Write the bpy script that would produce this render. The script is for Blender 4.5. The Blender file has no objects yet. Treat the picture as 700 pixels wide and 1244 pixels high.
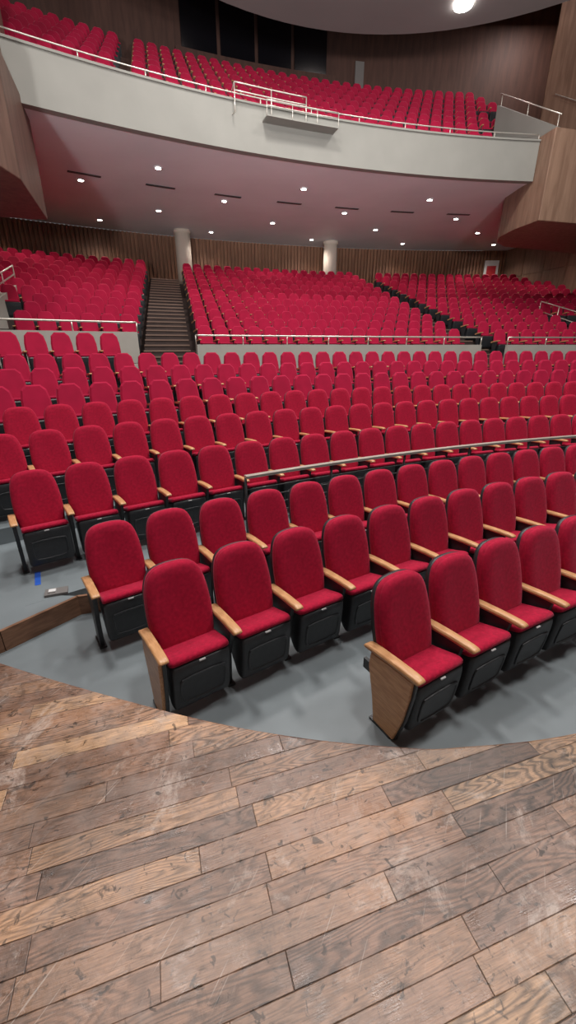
import bpy, math, random, bmesh
import numpy as np
from mathutils import Vector
random.seed(4)
R2D=math.pi/180
# ---------------------------------------------------------------- layout frame
CX,CY=11.66,-15.5            # centre of all the seating arcs
AX=-14*R2D                   # hall axis heading
EYE=2.45
def P(R,psi,z=0.0):
    ph=psi+AX
    return Vector((CX+R*math.sin(ph),CY+R*math.cos(ph),z))
def ST(s,t,z=0.0):
    return Vector((CX+s*math.cos(AX)+t*math.sin(AX), CY-s*math.sin(AX)+t*math.cos(AX), z))
def psi_s(s,R): return math.asin(max(-1,min(1,s/R)))
# ---------------------------------------------------------------- node helpers
def new_mat(name):
    m=bpy.data.materials.new(name); m.use_nodes=True
    nt=m.node_tree; b=nt.nodes['Principled BSDF']
    return m,nt,b
def L(nt,a,b): nt.links.new(a,b)
def simple(name,col,rough=.6,metal=0,noise=0,nscale=8,bump=0,bscale=200,spec=.5,sheen=0):
    m,nt,b=new_mat(name)
    b.inputs['Roughness'].default_value=rough; b.inputs['Metallic'].default_value=metal
    b.inputs['Specular IOR Level'].default_value=spec
    if sheen:
        b.inputs['Sheen Weight'].default_value=sheen; b.inputs['Sheen Roughness'].default_value=.4
        b.inputs['Sheen Tint'].default_value=(1,.35,.5,1)
    tc=nt.nodes.new('ShaderNodeTexCoord')
    n=nt.nodes.new('ShaderNodeTexNoise'); n.inputs['Scale'].default_value=nscale; n.inputs['Detail'].default_value=5
    L(nt,tc.outputs['Object'],n.inputs['Vector'])
    r=nt.nodes.new('ShaderNodeValToRGB')
    c=Vector(col)
    r.color_ramp.elements[0].color=(*(c*(1-noise)),1); r.color_ramp.elements[1].color=(*(c*(1+noise)),1)
    r.color_ramp.elements[0].position=.3; r.color_ramp.elements[1].position=.7
    L(nt,n.outputs['Fac'],r.inputs['Fac']); L(nt,r.outputs['Color'],b.inputs['Base Color'])
    if bump:
        n2=nt.nodes.new('ShaderNodeTexNoise'); n2.inputs['Scale'].default_value=bscale
        L(nt,tc.outputs['Object'],n2.inputs['Vector'])
        bp=nt.nodes.new('ShaderNodeBump'); bp.inputs['Strength'].default_value=bump; bp.inputs['Distance'].default_value=.005
        L(nt,n2.outputs['Fac'],bp.inputs['Height']); L(nt,bp.outputs['Normal'],b.inputs['Normal'])
    return m
def emis(name,col,st):
    m,nt,b=new_mat(name); b.inputs['Base Color'].default_value=(0,0,0,1)
    b.inputs['Emission Color'].default_value=(*col,1); b.inputs['Emission Strength'].default_value=st
    return m
def woodmat(name,c1,c2,scale=(1,1,1),rough=.45):
    m,nt,b=new_mat(name); b.inputs['Roughness'].default_value=rough
    tc=nt.nodes.new('ShaderNodeTexCoord'); mp=nt.nodes.new('ShaderNodeMapping')
    mp.inputs['Scale'].default_value=scale
    L(nt,tc.outputs['Object'],mp.inputs['Vector'])
    n=nt.nodes.new('ShaderNodeTexNoise'); n.inputs['Scale'].default_value=3; n.inputs['Detail'].default_value=8; n.inputs['Distortion'].default_value=.6
    L(nt,mp.outputs['Vector'],n.inputs['Vector'])
    r=nt.nodes.new('ShaderNodeValToRGB'); r.color_ramp.elements[0].position=.32; r.color_ramp.elements[1].position=.68
    r.color_ramp.elements[0].color=(*c1,1); r.color_ramp.elements[1].color=(*c2,1)
    L(nt,n.outputs['Fac'],r.inputs['Fac']); L(nt,r.outputs['Color'],b.inputs['Base Color'])
    return m
M_red=simple('red_upholstery',(.40,.006,.036),.85,noise=.20,nscale=38,bump=.45,bscale=420,spec=.2,sheen=.3)
M_redfar=simple('red_upholstery_far',(.38,.007,.044),.85,noise=.1,nscale=4,spec=.2,sheen=.3)
M_black=simple('black_plastic',(.028,.030,.034),.42,noise=.15,nscale=30,bump=.1,bscale=600)
M_oak=woodmat('oak_varnished',(.48,.235,.10),(.66,.37,.18),(3,22,22),.35)
M_floor=simple('grey_vinyl_floor',(.175,.205,.22),.5,noise=.14,nscale=1.5,bump=.05)
M_cream=simple('cream_plaster',(.42,.40,.36),.7,noise=.05,nscale=2)
M_fasc=simple('balcony_front_plaster',(.225,.222,.20),.7,noise=.05,nscale=1.2)
M_soffit=simple('soffit_plaster',(.74,.75,.79),.6,noise=.04,nscale=.6)
M_ceil=simple('ceiling_plaster',(.22,.205,.20),.8,noise=.05,nscale=.5)
M_wallwood=woodmat('wall_wood_veneer',(.17,.072,.036),(.29,.138,.075),(2,2,.25),.5)
M_wallwood2=woodmat('side_wood_veneer',(.19,.112,.075),(.29,.182,.126),(2,2,.25),.5)
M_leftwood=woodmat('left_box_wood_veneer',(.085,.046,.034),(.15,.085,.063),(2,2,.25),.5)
M_darkwall=woodmat('dark_wood_veneer',(.055,.024,.017),(.09,.041,.029),(2,2,.25),.6)
M_steel=simple('brushed_steel',(.72,.69,.62),.38,metal=.75,noise=.05)
M_iron=simple('black_painted_steel',(.03,.03,.032),.45)
M_fascia_w=woodmat('step_fascia_wood',(.16,.075,.04),(.27,.14,.08),(2,2,12),.5)
M_stair=simple('stair_brown',(.05,.030,.026),.7,noise=.2,nscale=3)
M_nose=simple('stair_nosing',(.20,.13,.10),.6)
M_col=simple('column_paint',(.62,.54,.46),.6)
M_glass=simple('booth_glass',(.006,.006,.008),.15)
M_lamp=emis('downlight_glow',(1,.93,.82),32)
M_lamp2=emis('ceiling_light_glow',(1,.95,.9),22)
M_tape=simple('blue_tape',(.02,.10,.50),.5)
M_white=simple('white_plastic',(.7,.7,.7),.4)
M_greybox=simple('grey_metal_box',(.17,.16,.155),.5)
M_signred=simple('sign_red',(.45,.02,.03),.5)

def stage_mat():
    m,nt,b=new_mat('worn_oak_stage_planks')
    N=nt.nodes
    def math_(op,a,bb=None,c=None):
        n=N.new('ShaderNodeMath'); n.operation=op
        for i,x in enumerate((a,bb,c)):
            if x is None: continue
            if isinstance(x,(int,float)): n.inputs[i].default_value=x
            else: L(nt,x,n.inputs[i])
        return n.outputs[0]
    def rng(f,a,b_,c,d):
        mr=N.new('ShaderNodeMapRange'); L(nt,f,mr.inputs['Value'])
        for k,v in zip(('From Min','From Max','To Min','To Max'),(a,b_,c,d)): mr.inputs[k].default_value=v
        return mr.outputs[0]
    tc=N.new('ShaderNodeTexCoord'); mp=N.new('ShaderNodeMapping')
    mp.inputs['Rotation'].default_value=(0,0,-17.5*R2D)
    L(nt,tc.outputs['Object'],mp.inputs['Vector'])
    sp=N.new('ShaderNodeSeparateXYZ'); L(nt,mp.outputs['Vector'],sp.inputs[0])
    u,v=sp.outputs[0],sp.outputs[1]
    W=.077; LEN=.64
    vr=math_('DIVIDE',v,W); row=math_('FLOOR',vr); fv=math_('FRACT',vr)
    wn=N.new('ShaderNodeTexWhiteNoise'); wn.noise_dimensions='1D'; L(nt,row,wn.inputs['W'])
    ur=math_('ADD',math_('DIVIDE',u,LEN),math_('MULTIPLY',wn.outputs['Value'],7.3))
    cell=math_('FLOOR',ur); fu=math_('FRACT',ur)
    cb=N.new('ShaderNodeCombineXYZ'); L(nt,row,cb.inputs[0]); L(nt,cell,cb.inputs[1])
    w2=N.new('ShaderNodeTexWhiteNoise'); w2.noise_dimensions='2D'; L(nt,cb.outputs[0],w2.inputs['Vector'])
    rnd=w2.outputs['Value']
    sc=N.new('ShaderNodeSeparateColor'); L(nt,w2.outputs['Color'],sc.inputs[0]); rnd2=sc.outputs[1]
    def noise(x,y,z,detail,rough=.5):
        g=N.new('ShaderNodeCombineXYZ'); L(nt,x,g.inputs[0]); L(nt,y,g.inputs[1]); L(nt,z,g.inputs[2])
        n=N.new('ShaderNodeTexNoise'); n.inputs['Scale'].default_value=1; n.inputs['Detail'].default_value=detail; n.inputs['Roughness'].default_value=rough
        L(nt,g.outputs[0],n.inputs['Vector']); return n.outputs['Fac']
    z1=math_('MULTIPLY',rnd,60)
    ng=noise(math_('MULTIPLY',u,2.1),math_('MULTIPLY',v,12),z1,1.6,.4)
    s=math_('SINE',math_('MULTIPLY',ng,125))
    bands=rng(s,-1,.5,0,1)
    nf=noise(math_('MULTIPLY',u,16),math_('MULTIPLY',v,300),z1,3)
    base=N.new('ShaderNodeValToRGB')
    e=base.color_ramp.elements
    e[0].position=0; e[0].color=(.21,.120,.083,1)
    e[1].position=1; e[1].color=(.60,.37,.215,1)
    x=e.new(.3); x.color=(.29,.160,.106,1)
    x=e.new(.65); x.color=(.38,.212,.130,1)
    x=e.new(.85); x.color=(.46,.262,.150,1)
    L(nt,rnd,base.inputs['Fac'])
    def mul(c,f):
        mx=N.new('ShaderNodeMix'); mx.data_type='RGBA'; mx.blend_type='MULTIPLY'; mx.inputs['Factor'].default_value=1
        L(nt,c,mx.inputs['A']); L(nt,f,mx.inputs['B']); return mx.outputs['Result']
    def mixc(c,f,col):
        mx=N.new('ShaderNodeMix'); mx.data_type='RGBA'; L(nt,f,mx.inputs['Factor']); L(nt,c,mx.inputs['A']); mx.inputs['B'].default_value=(*col,1); return mx.outputs['Result']
    gs=rng(rnd2,.2,.9,.10,.70)
    c=mul(base.outputs['Color'],math_('SUBTRACT',1.06,math_('MULTIPLY',math_('SUBTRACT',1,bands),gs)))
    c=mul(c,rng(nf,.3,.7,.62,1.15))
    def objnoise(scale,detail,rough=.5,dist=0):
        n=N.new('ShaderNodeTexNoise'); n.inputs['Scale'].default_value=scale; n.inputs['Detail'].default_value=detail; n.inputs['Roughness'].default_value=rough; n.inputs['Distortion'].default_value=dist
        L(nt,mp.outputs['Vector'],n.inputs['Vector']); return n.outputs['Fac']
    nw=objnoise(1.7,8,.65); nw2=objnoise(7,9,.7); nw3=objnoise(4.2,10,.78,.5)
    # greyed traffic wear, dirt, pale rubbed patches
    c=mixc(c,rng(nw2,.48,.70,0,.6),(.34,.275,.245))
    c=mul(c,rng(nw,.38,.60,.50,1.12))
    c=mixc(c,rng(nw3,.56,.66,0,.5),(.58,.49,.43))
    c=mul(c,rng(objnoise(11,8,.75,1.2),.34,.46,.62,1))
    ns=objnoise(30,3,.6,.8); c=mul(c,rng(ns,.32,.38,.32,1))
    ns2=noise(math_('MULTIPLY',u,9),math_('MULTIPLY',v,55),math_('MULTIPLY',rnd,3),4,.7)
    c=mul(c,rng(ns2,.32,.42,.42,1))
    sc_=noise(math_('MULTIPLY',math_('ADD',u,v),3),math_('MULTIPLY',math_('SUBTRACT',v,u),120),math_('MULTIPLY',u,0.1),2,.5)
    c=mixc(c,rng(sc_,.67,.75,0,.4),(.60,.53,.48))
    ev=math_('MULTIPLY',math_('MINIMUM',fv,math_('SUBTRACT',1,fv)),W)
    eu=math_('MULTIPLY',math_('MINIMUM',fu,math_('SUBTRACT',1,fu)),LEN)
    d=math_('ADD',math_('MINIMUM',ev,eu),math_('MULTIPLY',math_('SUBTRACT',nw2,.5),.004))
    gm=rng(d,.0000,.0018,.20,1)
    c=mul(c,gm)
    L(nt,c,b.inputs['Base Color'])
    L(nt,math_('ADD',rng(nw2,.35,.65,.18,.50),math_('MULTIPLY',rnd2,.10)),b.inputs['Roughness'])
    hh=math_('ADD',gm,math_('MULTIPLY',nf,.35))
    hh=math_('ADD',hh,math_('MULTIPLY',rnd,.6)); hh=math_('ADD',hh,math_('MULTIPLY',nw2,1.8))
    bp=N.new('ShaderNodeBump'); bp.inputs['Strength'].default_value=.5; bp.inputs['Distance'].default_value=.0025
    L(nt,hh,bp.inputs['Height']); L(nt,bp.outputs['Normal'],b.inputs['Normal'])
    return m
M_stage=stage_mat()
# ---------------------------------------------------------------- mesh builder
class MB:
    def __init__(s): s.v=[];s.f=[];s.m=[];s.sm=[]
    def add(s,vs,fs,mat=0,smooth=False):
        o=len(s.v); s.v+= [tuple(x) for x in vs]
        for f in fs: s.f.append(tuple(i+o for i in f)); s.m.append(mat); s.sm.append(smooth)
    def pad(s,outline,org,A,B,N,rings,mat,smooth=True):
        org=Vector(org);A=Vector(A);B=Vector(B);N=Vector(N)
        a0=min(p[0] for p in outline);a1=max(p[0] for p in outline)
        b0=min(p[1] for p in outline);b1=max(p[1] for p in outline)
        ca,cb=(a0+a1)/2,(b0+b1)/2; ha,hb=(a1-a0)/2,(b1-b0)/2
        vs=[];fs=[];n=len(outline)
        for d,ins in rings:
            ka=max(0.02,1-ins/ha); kb=max(0.02,1-ins/hb)
            for a,b in outline: vs.append(org+A*(ca+(a-ca)*ka)+B*(cb+(b-cb)*kb)+N*d)
        for r in range(len(rings)-1):
            for i in range(n):
                j=(i+1)%n; fs.append((r*n+i,r*n+j,(r+1)*n+j,(r+1)*n+i))
        fs.append(tuple(reversed(range(n)))); k=(len(rings)-1)*n; fs.append(tuple(range(k,k+n)))
        s.add(vs,fs,mat,smooth)
    def box(s,p0,p1,mat=0):
        x0,y0,z0=p0;x1,y1,z1=p1
        v=[(x0,y0,z0),(x1,y0,z0),(x1,y1,z0),(x0,y1,z0),(x0,y0,z1),(x1,y0,z1),(x1,y1,z1),(x0,y1,z1)]
        s.add(v,[(3,2,1,0),(4,5,6,7),(0,1,5,4),(1,2,6,5),(2,3,7,6),(3,0,4,7)],mat)
    def prism(s,pts,z0,z1,mat=0):
        n=len(pts)
        zt=z1 if isinstance(z1,(list,tuple)) else [z1]*n
        v=[(p[0],p[1],z0) for p in pts]+[(p[0],p[1],zt[i]) for i,p in enumerate(pts)]
        f=[tuple(reversed(range(n))),tuple(range(n,2*n))]+[(i,(i+1)%n,n+(i+1)%n,n+i) for i in range(n)]
        s.add(v,f,mat)
    def sector(s,R0,R1,z0,z1,a,b,mat=0,n=40,lat=False):
        """ring sector; lat=True : a,b are lateral hall offsets instead of angles"""
        v=[]
        a0,b0,a1,b1=(psi_s(a,R0),psi_s(b,R0),psi_s(a,R1),psi_s(b,R1)) if lat else (a,b,a,b)
        for i in range(n+1):
            t0=a0+(b0-a0)*i/n; t1=a1+(b1-a1)*i/n
            v+=[P(R0,t0,z0),P(R1,t1,z0),P(R1,t1,z1),P(R0,t0,z1)]
        f=[]
        for i in range(n):
            o=4*i;q=o+4
            f+=[(o,o+1,q+1,q),(o+1,o+2,q+2,q+1),(o+2,o+3,q+3,q+2),(o+3,o,q,q+3)]
        f+=[(3,2,1,0),(4*n,4*n+1,4*n+2,4*n+3)]
        s.add(v,f,mat)
    def tube(s,pts,r,mat=0,k=8):
        pts=[Vector(p) for p in pts];v=[];n=len(pts)
        for i,p in enumerate(pts):
            d=(pts[min(i+1,n-1)]-pts[max(i-1,0)]).normalized()
            up=Vector((0,0,1)) if abs(d.z)<.9 else Vector((1,0,0))
            x=d.cross(up).normalized();y=x.cross(d)
            for j in range(k):
                t=2*math.pi*j/k; v.append(p+x*r*math.cos(t)+y*r*math.sin(t))
        f=[(i*k+j,i*k+(j+1)%k,(i+1)*k+(j+1)%k,(i+1)*k+j) for i in range(n-1) for j in range(k)]
        f+=[tuple(reversed(range(k))),tuple(range((n-1)*k,n*k))]
        s.add(v,f,mat,True)
    def mesh(s,name,mats):
        me=bpy.data.meshes.new(name); me.from_pydata(s.v,[],s.f)
        for m in mats: me.materials.append(m)
        me.polygons.foreach_set('material_index',s.m); me.polygons.foreach_set('use_smooth',s.sm)
        me.update(); return me
    def obj(s,name,mats,fix=True,bev=0):
        me=s.mesh(name,mats)
        if fix:
            b=bmesh.new(); b.from_mesh(me); bmesh.ops.recalc_face_normals(b,faces=b.faces); b.to_mesh(me); b.free()
        o=bpy.data.objects.new(name,me); bpy.context.collection.objects.link(o)
        if bev:
            m=o.modifiers.new('bevel','BEVEL'); m.width=bev; m.segments=2; m.limit_method='ANGLE'
        return o
def chaikin(p,it=1):
    for _ in range(it):
        q=[];n=len(p)
        for i in range(n):
            a=p[i];b=p[(i+1)%n]
            q+=[(a[0]*.75+b[0]*.25,a[1]*.75+b[1]*.25),(a[0]*.25+b[0]*.75,a[1]*.25+b[1]*.75)]
        p=q
    return p
def arcpts(R,a,b,z,n=40): return [P(R,a+(b-a)*i/n,z) for i in range(n+1)]
# ---------------------------------------------------------------- the chair
def chair(hi,arms='mid'):
    mb=MB()
    half=[(.15,0),(.202,.01),(.220,.06),(.234,.18),(.236,.28),(.232,.38),(.222,.47),(.206,.54),(.178,.598),(.128,.634),(.05,.648)]
    if not hi: half=[(.19,0),(.226,.2),(.220,.40),(.190,.56),(.11,.64)]
    ol=half+[(-a,b) for a,b in reversed(half)]
    if hi: ol=chaikin(ol,1)
    B=Vector((-.27,0,.9628)).normalized(); A=(0,1,0); N=Vector((B.z,0,-B.x))
    org=Vector((.165,0,.385))
    if hi:
        mb.pad(ol,org-N*.03,A,B,N,[(-.012,.03),(-.008,.012),(0,.003),(.03,0),(.034,.004)],1)
        mb.pad(ol,org,A,B,N,[(.0,.006),(.006,.002),(.048,.002),(.052,.007),(.056,.004),(.062,.004),(.070,.009),(.082,.022),(.090,.045),(.092,.09),(.087,.15)],0)
    else:
        mb.pad(ol,org-N*.03,A,B,N,[(0,.005),(.03,0)],1)
        mb.pad(ol,org,A,B,N,[(.0,.0),(.05,.0),(.08,.03)],0)
    cs=[(.16,.395),(.175,.445),(.22,.465),(.34,.505),(.44,.540),(.475,.538),(.488,.518),(.480,.492),(.3,.435),(.2,.395)]
    sh=[(.19,.395),(.3,.435),(.478,.492),(.492,.47),(.490,.38),(.462,.14),(.448,.095),(.415,.075),(.375,.095),(.28,.22),(.2,.33)]
    rg=[(0,.03),(.008,.010),(.025,0),(.405,0),(.422,.010),(.43,.03)] if hi else [(0,.01),(.02,0),(.41,0),(.43,.01)]
    mb.pad(chaikin(cs,1) if hi else cs,(0,.215,0),(1,0,0),(0,0,1),(0,-1,0),rg,0)
    mb.pad(chaikin(sh,1) if hi else sh,(0,.215,0),(1,0,0),(0,0,1),(0,-1,0),rg,1)
    if hi:
        B2=Vector((.030,0,.26)).normalized(); N2=Vector((B2.z,0,-B2.x))
        pl=chaikin([(-.14,0),(.14,0),(.168,.04),(.172,.20),(.15,.24),(-.15,.24),(-.172,.20),(-.168,.04)],1)
        mb.pad(pl,(.462,0,.15),A,B2,N2,[(-.01,0),(.008,.0),(.012,.004),(.012,.012),(.006,.018),(.006,.03)],1,False)
        pl2=chaikin([(-.12,0),(.12,0),(.12,.012),(-.12,.012)],1)
        mb.pad(pl2,(.474,0,.335),A,B2,N2,[(-.01,0),(.010,.0),(.012,.003)],1,False)
        mb.box((.476,-.022,.476),(.4955,.022,.485),4)
    def arm(y,end):
        a=[(.05,.545),(.06,.575),(.11,.592),(.3,.615),(.46,.628),(.52,.628),(.545,.615),(.535,.598),(.46,.592),(.3,.580),(.12,.553)]
        rg=[(0,.008),(.006,.002),(.012,0),(.054,0),(.06,.002),(.066,.008)] if hi else [(0,0),(.066,0)]
        mb.pad(chaikin(a,1) if hi else a,(0,y+.033,0),(1,0,0),(0,0,1),(0,-1,0),rg,2)
        sp=[(.11,.56),(.1,.45),(.16,.22),(.2,.0),(.40,.0),(.46,.22),(.495,.45),(.505,.6),(.3,.587)]
        if end:
            mb.pad(sp,(0,y+.02,0),(1,0,0),(0,0,1),(0,-1,0),[(0,.004),(.004,0),(.022,0),(.026,.004)],1,False)
            mb.pad(sp,(0,y-.006,0),(1,0,0),(0,0,1),(0,-1,0),[(0,.016),(.016,.016),(.022,.02)],2,False)
        else:
            sp=[(.13,.565),(.12,.45),(.17,.3),(.19,.0),(.34,.0),(.36,.3),(.42,.48),(.44,.6),(.3,.587)]
            mb.pad(sp,(0,y+.018,0),(1,0,0),(0,0,1),(0,-1,0),[(0,.004),(.004,0),(.032,0),(.036,.004)],1,False)
        mb.box((.17,y-.03,0),(.37,y+.03,.015),1)
        if hi: mb.box((.05,y-.012,.36),(.2,y+.012,.44),1)
    arm(-.265,arms=='end')
    if arms=='last': arm(.265,True)
    return mb
CM=[M_red,M_black,M_oak,M_steel,M_white]
me_mid=chair(True,'mid').mesh('theater_chair',CM)
me_end=chair(True,'end').mesh('theater_chair_end',CM)
me_last=chair(True,'last').mesh('theater_chair_last',CM)
lo=chair(False,'mid')
for me in (me_mid,me_end,me_last):
    b=bmesh.new(); b.from_mesh(me); bmesh.ops.recalc_face_normals(b,faces=b.faces); b.to_mesh(me); b.free()
PITCH=.53
def row_angles(R,anchor,s0,s1):
    d=PITCH/R
    k0=math.ceil((psi_s(s0,R)-anchor)/d-1e-6); k1=math.floor((psi_s(s1,R)-anchor)/d+1e-6)
    return [anchor+k*d for k in range(k0,k1+1)]
def yaw(psi):
    ph=psi+AX; return math.atan2(-math.cos(ph),-math.sin(ph))
def place_row(R,z,anchor,s0,s1,wood_end=True):
    an=row_angles(R,anchor,s0,s1)
    for i,a in enumerate(an):
        me=me_end if (i==0 and wood_end) else (me_last if i==len(an)-1 else me_mid)
        o=bpy.data.objects.new('theater_chair',me); bpy.context.collection.objects.link(o)
        o.location=P(R,a,z); o.rotation_euler=(0,0,yaw(a)+random.uniform(-.012,.012))
lov=np.array(lo.v)
def block(name,rows):
    V=[];F=[];Mt=[];off=0
    nv=len(lov)
    for (R,z,anchor,s0,s1) in rows:
        for a in row_angles(R,anchor,s0,s1):
            y=yaw(a)+random.uniform(-.02,.02);c,s=math.cos(y),math.sin(y);p=P(R,a,z)
            v=lov.copy(); x=v[:,0]*c-v[:,1]*s+p.x; yy=v[:,0]*s+v[:,1]*c+p.y
            V.append(np.stack([x,yy,v[:,2]+z],1))
            F+=[tuple(i+off for i in f) for f in lo.f]; Mt+=lo.m; off+=nv
    V=np.concatenate(V)
    me=bpy.data.meshes.new(name); me.from_pydata(V.tolist(),[],F)
    for m in [M_redfar,M_black,M_oak,M_steel,M_white]: me.materials.append(m)
    me.polygons.foreach_set('material_index',Mt); me.update()
    b=bmesh.new(); b.from_mesh(me); bmesh.ops.recalc_face_normals(b,faces=b.faces); b.to_mesh(me); b.free()
    o=bpy.data.objects.new(name,me); bpy.context.collection.objects.link(o)
A_=lambda phi: (phi+14)*R2D
place_row(21.02,0,A_(-31.3),-6.3,4)
place_row(22.02,0,A_(-34.64),-7.8,5)
place_row(23.04,0,A_(-35.14),-8.35,6,False)
place_row(24.49,.2,A_(-36.15),-9.3,7,False)
place_row(25.76,.4,A_(-35.37),-13,8)
place_row(26.75,.6,A_(-35.8),-13,9)
block('orchestra_seat_bank',[(27.75,.83,A_(-35.1),-14,10),(28.75,1.05,A_(-35.6),-14,11),(29.9,1.28,A_(-35.2),-14,11),(30.95,1.72,A_(-35.2),-14,-8.7)])
NR=12
rows=[]
for k in range(NR):
    R=32.3+.97*k; z=2.0+.30*k
    if k>=1: rows.append((R,z,psi_s(-8.95,R),-17.3 if k>3 else -11.9,-8.9))
    rows.append((R,z,psi_s(-6.75,R),-6.8,2.5)); rows.append((R,z,psi_s(4.0,R),3.9,12.3 if k>3 else 8))
block('rear_tier_seat_bank',rows)
BL=[-9.6,-12.6,-15.1]+[-16.5]*6
rows=[]
for k in range(9):
    R=34.75+.98*k; z=8.4+.6*k
    rows.append((R,z,psi_s(-9,R),BL[k],-9)); rows.append((R,z,psi_s(-8,R),-8,5.0 if k<3 else (6.6 if k<6 else 8)))
block('balcony_seat_bank',rows)
# ---------------------------------------------------------------- floors
SL,SR=-17.9,12.9
fl=MB(); fl.box((-30,-12,-.15),(35,40,0)); fl.obj('floor',[M_floor])
tf=MB()
T=[(25.1,26.12,.4),(26.12,27.12,.6),(27.12,28.12,.83),(28.12,29.2,1.05),(29.2,31.29,1.28)]
tf.sector(23.45,25.1,0,.2,-23*R2D,psi_s(12.2,24),0,60)
for r0,r1,z in T: tf.sector(r0,r1,0,z,SL,SR,0,60,True)
tf.sector(30.3,31.29,1.28,1.72,SL,-8.55,0,20,True)
tf.obj('orchestra_tiers',[M_floor])
wing=MB()
wp=[P(23.46,-22.3*R2D),Vector((-2.05,3.40,0)),Vector((-2.46,2.87,0)),Vector((-2.78,2.6,0)),Vector((-9,3.4,0)),Vector((-9,9,0)),Vector((-4.5,7.2,0)),P(25.1,-23*R2D)]
wing.prism([(p.x,p.y) for p in reversed(wp)],0,.199,0)
wing.obj('side_platform',[M_floor])
wf=MB()
e=[P(23.2,-20.9*R2D),wp[1],wp[2],wp[3],wp[4]]
for i in range(len(e)-1):
    a,b=e[i],e[i+1]; d=(b-a).normalized(); n=Vector((d.y,-d.x,0))*-.03
    q=[a,b,b+n,a+n]; wf.prism([(p.x,p.y) for p in q],0,.205,0)
wf.obj('platform_wood_fascia',[M_fascia_w])
rt=MB()
for k in range(NR):
    R=32.3+.97*k; z=2.0+.30*k
    rt.sector(R-.68 if k else 31.47,R+.29 if k<NR-1 else 45.35,0,z,SL,SR,0,60,True)
rt.obj('rear_tiers',[M_stair])
def aisle(name,s0,s1):
    mb=MB()
    for k in range(NR*2-1):
        R=31.62+.485*k
        z=2.0+.15*k+.17
        a,b=psi_s(s0,R),psi_s(s1,R)
        mb.sector(R,R+.5,z-.5,z,a,b,0,3)
        mb.sector(R-.02,R+.035,z-.03,z+.012,a,b,1,3)
    for k in range(4):
        R=30.7+.24*k; mb.sector(R,31.7,1.28,1.28+.19*(k+1),psi_s(s0,R),psi_s(s1,R),0,3)
        mb.sector(R-.01,R+.03,1.2+.19*(k+1)+.05,1.29+.19*(k+1),psi_s(s0,R),psi_s(s1,R),1,3)
    mb.obj(name,[M_stair,M_nose])
aisle('aisle_staircase',-8.5,-7.2); aisle('aisle_staircase',2.85,3.55)
pw=MB()
pw.sector(31.3,31.46,1.28,2.48,psi_s(-7.05,31.4),psi_s(2.7,31.4),0,30)
pw.sector(31.3,31.46,1.28,2.48,psi_s(3.7,31.4),psi_s(12.5,31.4),0,20)
pw.sector(31.3,31.46,1.28,2.0,psi_s(-17.8,31.4),psi_s(-8.6,31.4),0,20)
pw.sector(32.0,32.15,2.0,2.8,psi_s(-17.8,32),psi_s(-8.6,32),0,30)
pw.obj('parapet_wall',[M_cream])
def arc_rail(name,R,s0,s1,ztop,zbot,bars=0,step=1.3,r=.024,flat=False):
    mb=MB(); a,b=psi_s(s0,R),psi_s(s1,R)
    mb.tube(arcpts(R,a,b,ztop,50),r,0)
    if flat: mb.sector(R-.04,R+.04,ztop,ztop+.025,a,b,0,50)
    n=max(2,int(abs(s1-s0)/step))
    for i in range(n+1):
        t=a+(b-a)*i/n; mb.tube([P(R,t,zbot),P(R,t,ztop)],.018,1 if bars else 0,6)
    for j in range(bars):
        mb.tube(arcpts(R,a,b,zbot+.12+(ztop-zbot-.2)*j/max(1,bars-1)*.85,50),.008,1,6)
    return mb.obj(name,[M_steel,M_iron])
arc_rail('orchestra_guard_rail',23.7,-6.9,7,.95,.2,5,1.2,.02,True)
arc_rail('parapet_hand_rail',31.38,-7.05,2.7,2.72,2.48)
arc_rail('parapet_hand_rail',31.38,3.7,12,2.72,2.48)
arc_rail('parapet_hand_rail',32.07,-16,-8.6,3.04,2.8)
# ---------------------------------------------------------------- balcony
FR=33.85
sof=MB(); sof.sector(FR+.2,44.55,7.951,8.15,SL,SR,0,70,True); sof.sector(44.5,45.4,7.95,8.149,SL,SR,0,70,True); sof.obj('balcony_soffit',[M_soffit])
fa=MB(); fa.sector(FR-.05,FR+.19,7.93,9.06,psi_s(-10.9,33.6),psi_s(5.35,33.6),0,60)
fa.sector(FR-.10,FR+.24,9.06,9.11,psi_s(-10.9,33.6),psi_s(5.35,33.6),0,60); fa.obj('balcony_fascia',[M_fasc])
bt=MB()
for k in range(9):
    R=34.75+.98*k; bt.sector(R-.68 if k else FR+.25,R+.30 if k<8 else 44.3,8.16,8.4+.6*k,(BL[k]-.3) if k<3 else SL,5.4 if k<3 else 8.4,0,50,True)
bt.obj('balcony_tiers',[M_darkwall])
arc_rail('balcony_hand_rail',FR,-10.9,5.35,9.27,9.11,0,1.6,.018)
br=MB()
def R_(s): return psi_s(s,FR-.5)
a,b=R_(-5.3),R_(-2.1)
br.sector(FR-.5,FR-.05,8.70,8.73,R_(-4.4),b,1,8)
for z in (9.2,9.38): br.tube(arcpts(FR-.3,a,R_(-3.1),z,8),.018,0)
for z in (8.95,9.08): br.tube(arcpts(FR-.47,R_(-4.4),b,z,8),.014,0)
for s in (-5.3,-4.2,-3.1): br.tube([P(FR-.3,R_(s),8.72),P(FR-.3,R_(s),9.38)],.016,0)
for s in (-4.4,-3.6,-2.8,-2.1): br.tube([P(FR-.47,R_(s),8.7),P(FR-.47,R_(s),9.08)],.012,0)
br.tube([P(FR-.3,a,8.74),P(FR,a,8.74)],.014,0); br.tube([P(FR-.3,a,9.38),P(FR,a,9.27)],.014,0)
br.obj('balcony_lighting_bracket',[M_steel,M_fasc])
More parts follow.
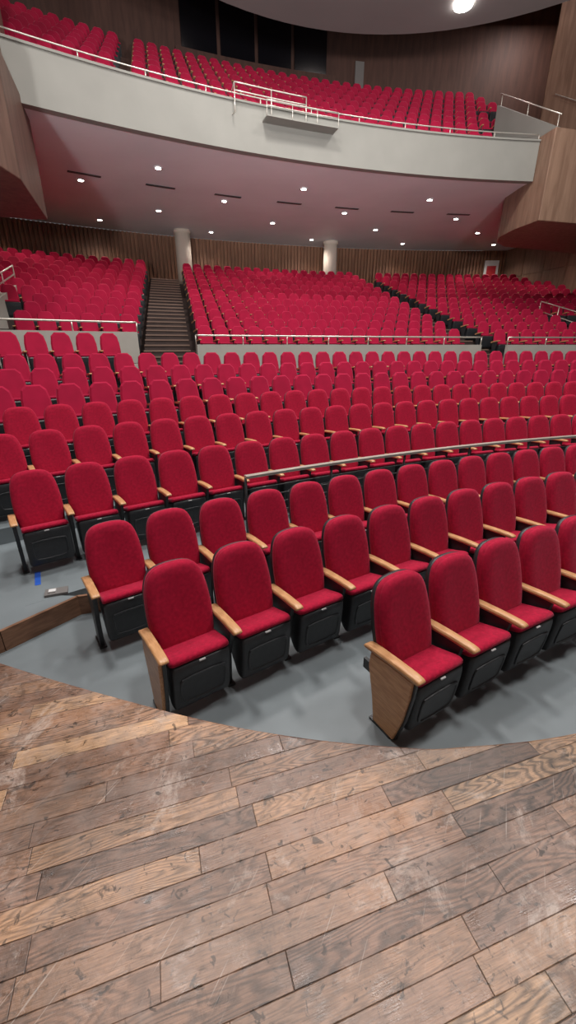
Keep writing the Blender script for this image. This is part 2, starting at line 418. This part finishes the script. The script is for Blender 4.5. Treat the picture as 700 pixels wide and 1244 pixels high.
# ---------------------------------------------------------------- walls
wb=MB()
vs=[];fs=[]
pa,pb=psi_s(SL,45.4),psi_s(SR,45.4)
n=int((pb-pa)*45.5/.2)
for i in range(n):
    t0=pa+(pb-pa)*i/n; dt=(pb-pa)/n
    for (t,r) in ((t0,45.52),(t0+dt*.35,45.52),(t0+dt*.37,45.42),(t0+dt*.98,45.42)):
        vs+=[P(r,t,4.5),P(r,t,7.95)]
m=len(vs)//2
fs=[(2*i,2*i+1,2*i+3,2*i+2) for i in range(m-1)]
wb.add(vs,fs,0); wb.sector(45.62,45.9,0,7.95,pa,pb,0,50)
wb.obj('wall_back',[M_wallwood],fix=False)
wu=MB(); wu.sector(44.6,44.9,8.16,19,SL,SR,0,60,True); wu.obj('wall_back_upper',[M_darkwall])
def stwall(name,s,t0,t1,z0,z1,mat,th=.3,panel=1.6):
    mb=MB(); p=[ST(s,t0),ST(s+th,t0),ST(s+th,t1),ST(s,t1)]
    mb.prism([(q.x,q.y) for q in p],z0,z1,0)
    side=-.04 if th>0 else .04
    t=t0
    while t<t1-.2:
        te=min(t+panel,t1)-.04
        q=[ST(s+side,t),ST(s,t),ST(s,te),ST(s+side,te)]
        zz=z0
        while zz<z1-.3:
            ze=min(zz+3.2,z1)-.03
            mb.prism([(k.x,k.y) for k in q],zz,ze,0); zz+=3.2
        t+=panel
    return mb.obj(name,[mat])
stwall('wall_right',13,18,46,0,19,M_wallwood2)
stwall('wall_left',-18,18,46,0,19,M_wallwood2,-.3)
cl=MB(); cl.box((-30,-12,19),(35,40,19.3)); cl.obj('ceiling',[M_darkwall])
cd=MB(); pts=[(3.5+11.1*math.cos(t*2*math.pi/96),9.3+11.1*math.sin(t*2*math.pi/96)) for t in range(96)]
cd.prism(pts,12.95,13.3,0); cd.obj('ceiling_cloud',[M_ceil])
bw=MB()
for i in range(4):
    p0=(-21.9+i*2.38+14)*R2D; p1=p0+2.15*R2D
    bw.sector(44.48,44.6,15.3,17.4,p0,p1,0,4)
bw.obj('window_1',[M_glass])
bs=MB(); bs.sector(44.35,44.6,14.9,15.25,-8.3*R2D,2*R2D,0,8); bs.sector(44.35,44.6,17.4,17.7,-8.3*R2D,2*R2D,0,8); bs.obj('trim_1',[M_darkwall])
dr=MB(); dr.sector(44.5,44.59,14.3,16.0,3.4*R2D,4.0*R2D,0,3); dr.obj('door_1',[M_greybox])
def stprism(name,pts,z0,z1,mat):
    mb=MB(); mb.prism([(ST(*p).x,ST(*p).y) for p in pts],z0,z1,0); return mb.obj(name,[mat],bev=.02)
stprism('side_box_right',[(5.36,32.7),(12.95,32.7),(12.95,37.2),(7.2,36.6),(6.3,36.0),(5.75,35.2),(5.45,34.0)],6.6,9.22,M_wallwood2)
stprism('wall_side_right',[(8.6,32.8),(12.95,32.8),(12.95,37.4),(8.6,37.4)],9.22,19,M_wallwood2)
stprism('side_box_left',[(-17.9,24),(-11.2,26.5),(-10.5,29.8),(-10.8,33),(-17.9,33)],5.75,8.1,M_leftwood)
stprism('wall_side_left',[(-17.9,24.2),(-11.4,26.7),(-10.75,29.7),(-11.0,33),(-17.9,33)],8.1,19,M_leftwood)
sp=MB()
q=[ST(5.55,32.9),ST(5.75,32.9),ST(5.75,36.3),ST(5.55,36.3)]
sp.prism([(k.x,k.y) for k in q],8.2,[9.3,9.3,11.25,11.25],0)
sp.obj('balcony_stair_parapet',[M_fasc])
sr=MB(); sr.tube([ST(5.65,32.9,9.65),ST(5.65,36.3,11.6)],.02)
for t in (33,34.6,36.2): sr.tube([ST(5.65,t,9.2+(t-32.9)*.57),ST(5.65,t,9.65+(t-32.9)*.57)],.016)
sr.tube([ST(8.4,33,9.9),ST(8.4,36.6,12)],.02)
sr.obj('balcony_stair_rail',[M_steel])
def vom(name,s0,s1,t0,t1,z0,z1,zt):
    mb=MB(); q=[ST(s0,t0),ST(s1,t0),ST(s1,t1),ST(s0,t1)]
    mb.prism([(k.x,k.y) for k in q],z0,[z1,z1,zt,zt],0); return mb.obj(name,[M_cream])
vom('vomitory_parapet',-12.7,-12.5,31.6,35.2,2.0,3.3,4.4)
def vrail(s,ta,tb,za,zb,h):
    vr=MB()
    for dz in (h*.5,h): vr.tube([ST(s,ta,za+dz),ST(s,tb,zb+dz)],.022)
    for i in range(4):
        f=i/3; t=ta+(tb-ta)*f; z=za+(zb-za)*f; vr.tube([ST(s,t,z),ST(s,t,z+h)],.018)
    vr.obj('vomitory_hand_rail',[M_steel])
vrail(-12.6,31.6,35.2,3.3,4.4,.5); vrail(8.5,32.0,35.2,2.6,3.5,.8)
for ph in (-22.9,-12.1):
    c=MB(); p=P(44.0,(ph+14)*R2D); c.tube([(p.x,p.y,5.3),(p.x,p.y,7.95)],.39,0,32); c.tube([(p.x,p.y,7.8),(p.x,p.y,7.95)],.43,0,32)
    c.obj('concrete_column',[M_col])
po=MB(); aa=(.9+14)*R2D
po.sector(45.3,45.38,5.9,7.4,aa,aa+1.1*R2D,0,2); po.sector(45.27,45.3,6.25,7.1,aa+.2*R2D,aa+.9*R2D,1,2); po.obj('framed_poster',[M_white,M_signred])
for ph in (-33.5,-29.5,-25.6,-21.7+0.0,-17.8,-13.9,-10,-6):
    v=MB(); a=(ph+14)*R2D; rr=37.9
    v.sector(rr,rr+.13,7.93,7.95,a-.8*R2D,a+.8*R2D,0,6); v.obj('ceiling_vent',[M_iron])
# ---------------------------------------------------------------- lamps
def light(name,typ,loc,energy,col=(1,.93,.86),rot=(0,0,0),**kw):
    l=bpy.data.lights.new(name,typ); l.energy=energy; l.color=col
    for k,v in kw.items(): setattr(l,k,v)
    o=bpy.data.objects.new(name,l); o.location=loc; o.rotation_euler=rot; bpy.context.collection.objects.link(o); return o
DL=[(36.2,[-34.6,-26.2,-17.8,-9.4,-1]),(38.6,[-29.6,-21.7,-13.7,-5.7,2]),(41.0,[-32.5,-25,-17.6,-10.1,-2.4,5]),(43.7,[-35,-28,-21,-13.7,-6.6,.5])]
for R,phs in DL:
    for ph in phs:
        p=P(R,(ph+14)*R2D,7.95)
        mb=MB(); mb.tube([(0,0,-.03),(0,0,0)],.14,1,20); mb.tube([(0,0,-.036),(0,0,-.03)],.095,0,16)
        o=mb.obj('recessed_downlight',[M_lamp,M_white]); o.location=p
        l=light('lamp','SPOT',(0,0,-.06),200 if R<43 else 240,(1,.87,.78),spot_size=2.5,spot_blend=.8,shadow_soft_size=.09); l.parent=o
for (x,y) in ((-3,5),(2,3),(7.5,5),(0,11),(6,12)):
    light('house_light','AREA',(x,y,12.85),590,(1,.95,.91),size=1.2)
mb=MB(); mb.tube([(0,0,-.08),(0,0,0)],.30,0,24); o=mb.obj('ceiling_lamp',[M_lamp2]); o.location=(5.8,18.9,12.95)
# added unseen fill spots, aimed above the orchestra seats at the balcony underside and ceiling
for x in (-3,1,5):
    light('soffit_fill_spot','SPOT',(x,-4,3.2),5400,(1,.97,.96),(math.radians(90+32),0,0),spot_size=math.radians(62),spot_blend=.45,shadow_soft_size=.4)
for s,t,e_ in ((-12,38,85),(-5,38,85),(2,38,85),(7,38,110),(10.7,41,150)): 
    p=ST(s,t,17.8); light('balcony_fill_light','AREA',p,e_,(1,.85,.8),size=1.2)  # unseen fill lights, added to brighten the balcony and dark upper walls
# ---------------------------------------------------------------- stage
cp=[(-8,2.95),(-4,2.42),(-2.3,1.95),(-1.42,1.605),(-.53,1.32),(0,1.197),(.45,1.146),(.674,1.147),(1.165,1.209),(2,1.42),(3.2,1.85),(5,2.3),(9,2.6)]
def catmull(p,n=8):
    o=[]
    for i in range(len(p)-1):
        p0=Vector(p[max(i-1,0)]);p1=Vector(p[i]);p2=Vector(p[i+1]);p3=Vector(p[min(i+2,len(p)-1)])
        for k in range(n):
            t=k/n; q=.5*((2*p1)+(p2-p0)*t+(2*p0-5*p1+4*p2-p3)*t*t+(3*p1-p0-3*p2+p3)*t**3); o.append((q.x,q.y))
    o.append(p[-1]); return o
edge=catmull(cp)
sg=MB(); sg.prism([(-8,-6),(9,-6)]+list(reversed(edge)),0,1.0,0); sg.obj('stage_floor',[M_stage],bev=.008)
tp=MB()
tp.prism([(-2.56,3.58),(-2.51,3.6),(-2.66,3.86),(-2.71,3.84)],.2,.203,0); tp.obj('blue_floor_tape',[M_tape])
fb=MB(); fb.prism([(-2.34,3.36),(-2.15,3.43),(-2.2,3.54),(-2.39,3.47)],.2,.225,0); fb.prism([(-2.32,3.40),(-2.26,3.42),(-2.28,3.47),(-2.34,3.45)],.225,.24,1); fb.obj('floor_socket_box',[M_greybox,M_white])
# ---------------------------------------------------------------- world, camera
w=bpy.data.worlds.new('world'); bpy.context.scene.world=w; w.use_nodes=True
w.node_tree.nodes['Background'].inputs[0].default_value=(.95,.93,.95,1); w.node_tree.nodes['Background'].inputs[1].default_value=.20
cam=bpy.data.cameras.new('camera'); co=bpy.data.objects.new('camera',cam); bpy.context.collection.objects.link(co)
cam.sensor_fit='VERTICAL'; cam.sensor_height=24; cam.lens=24*500/1244; cam.clip_start=.05; cam.clip_end=200
co.location=(0,0,EYE); co.rotation_euler=(math.radians(68),0,0)
sc=bpy.context.scene; sc.camera=co
sc.view_settings.view_transform='Standard'; sc.view_settings.look='None'; sc.view_settings.exposure=0
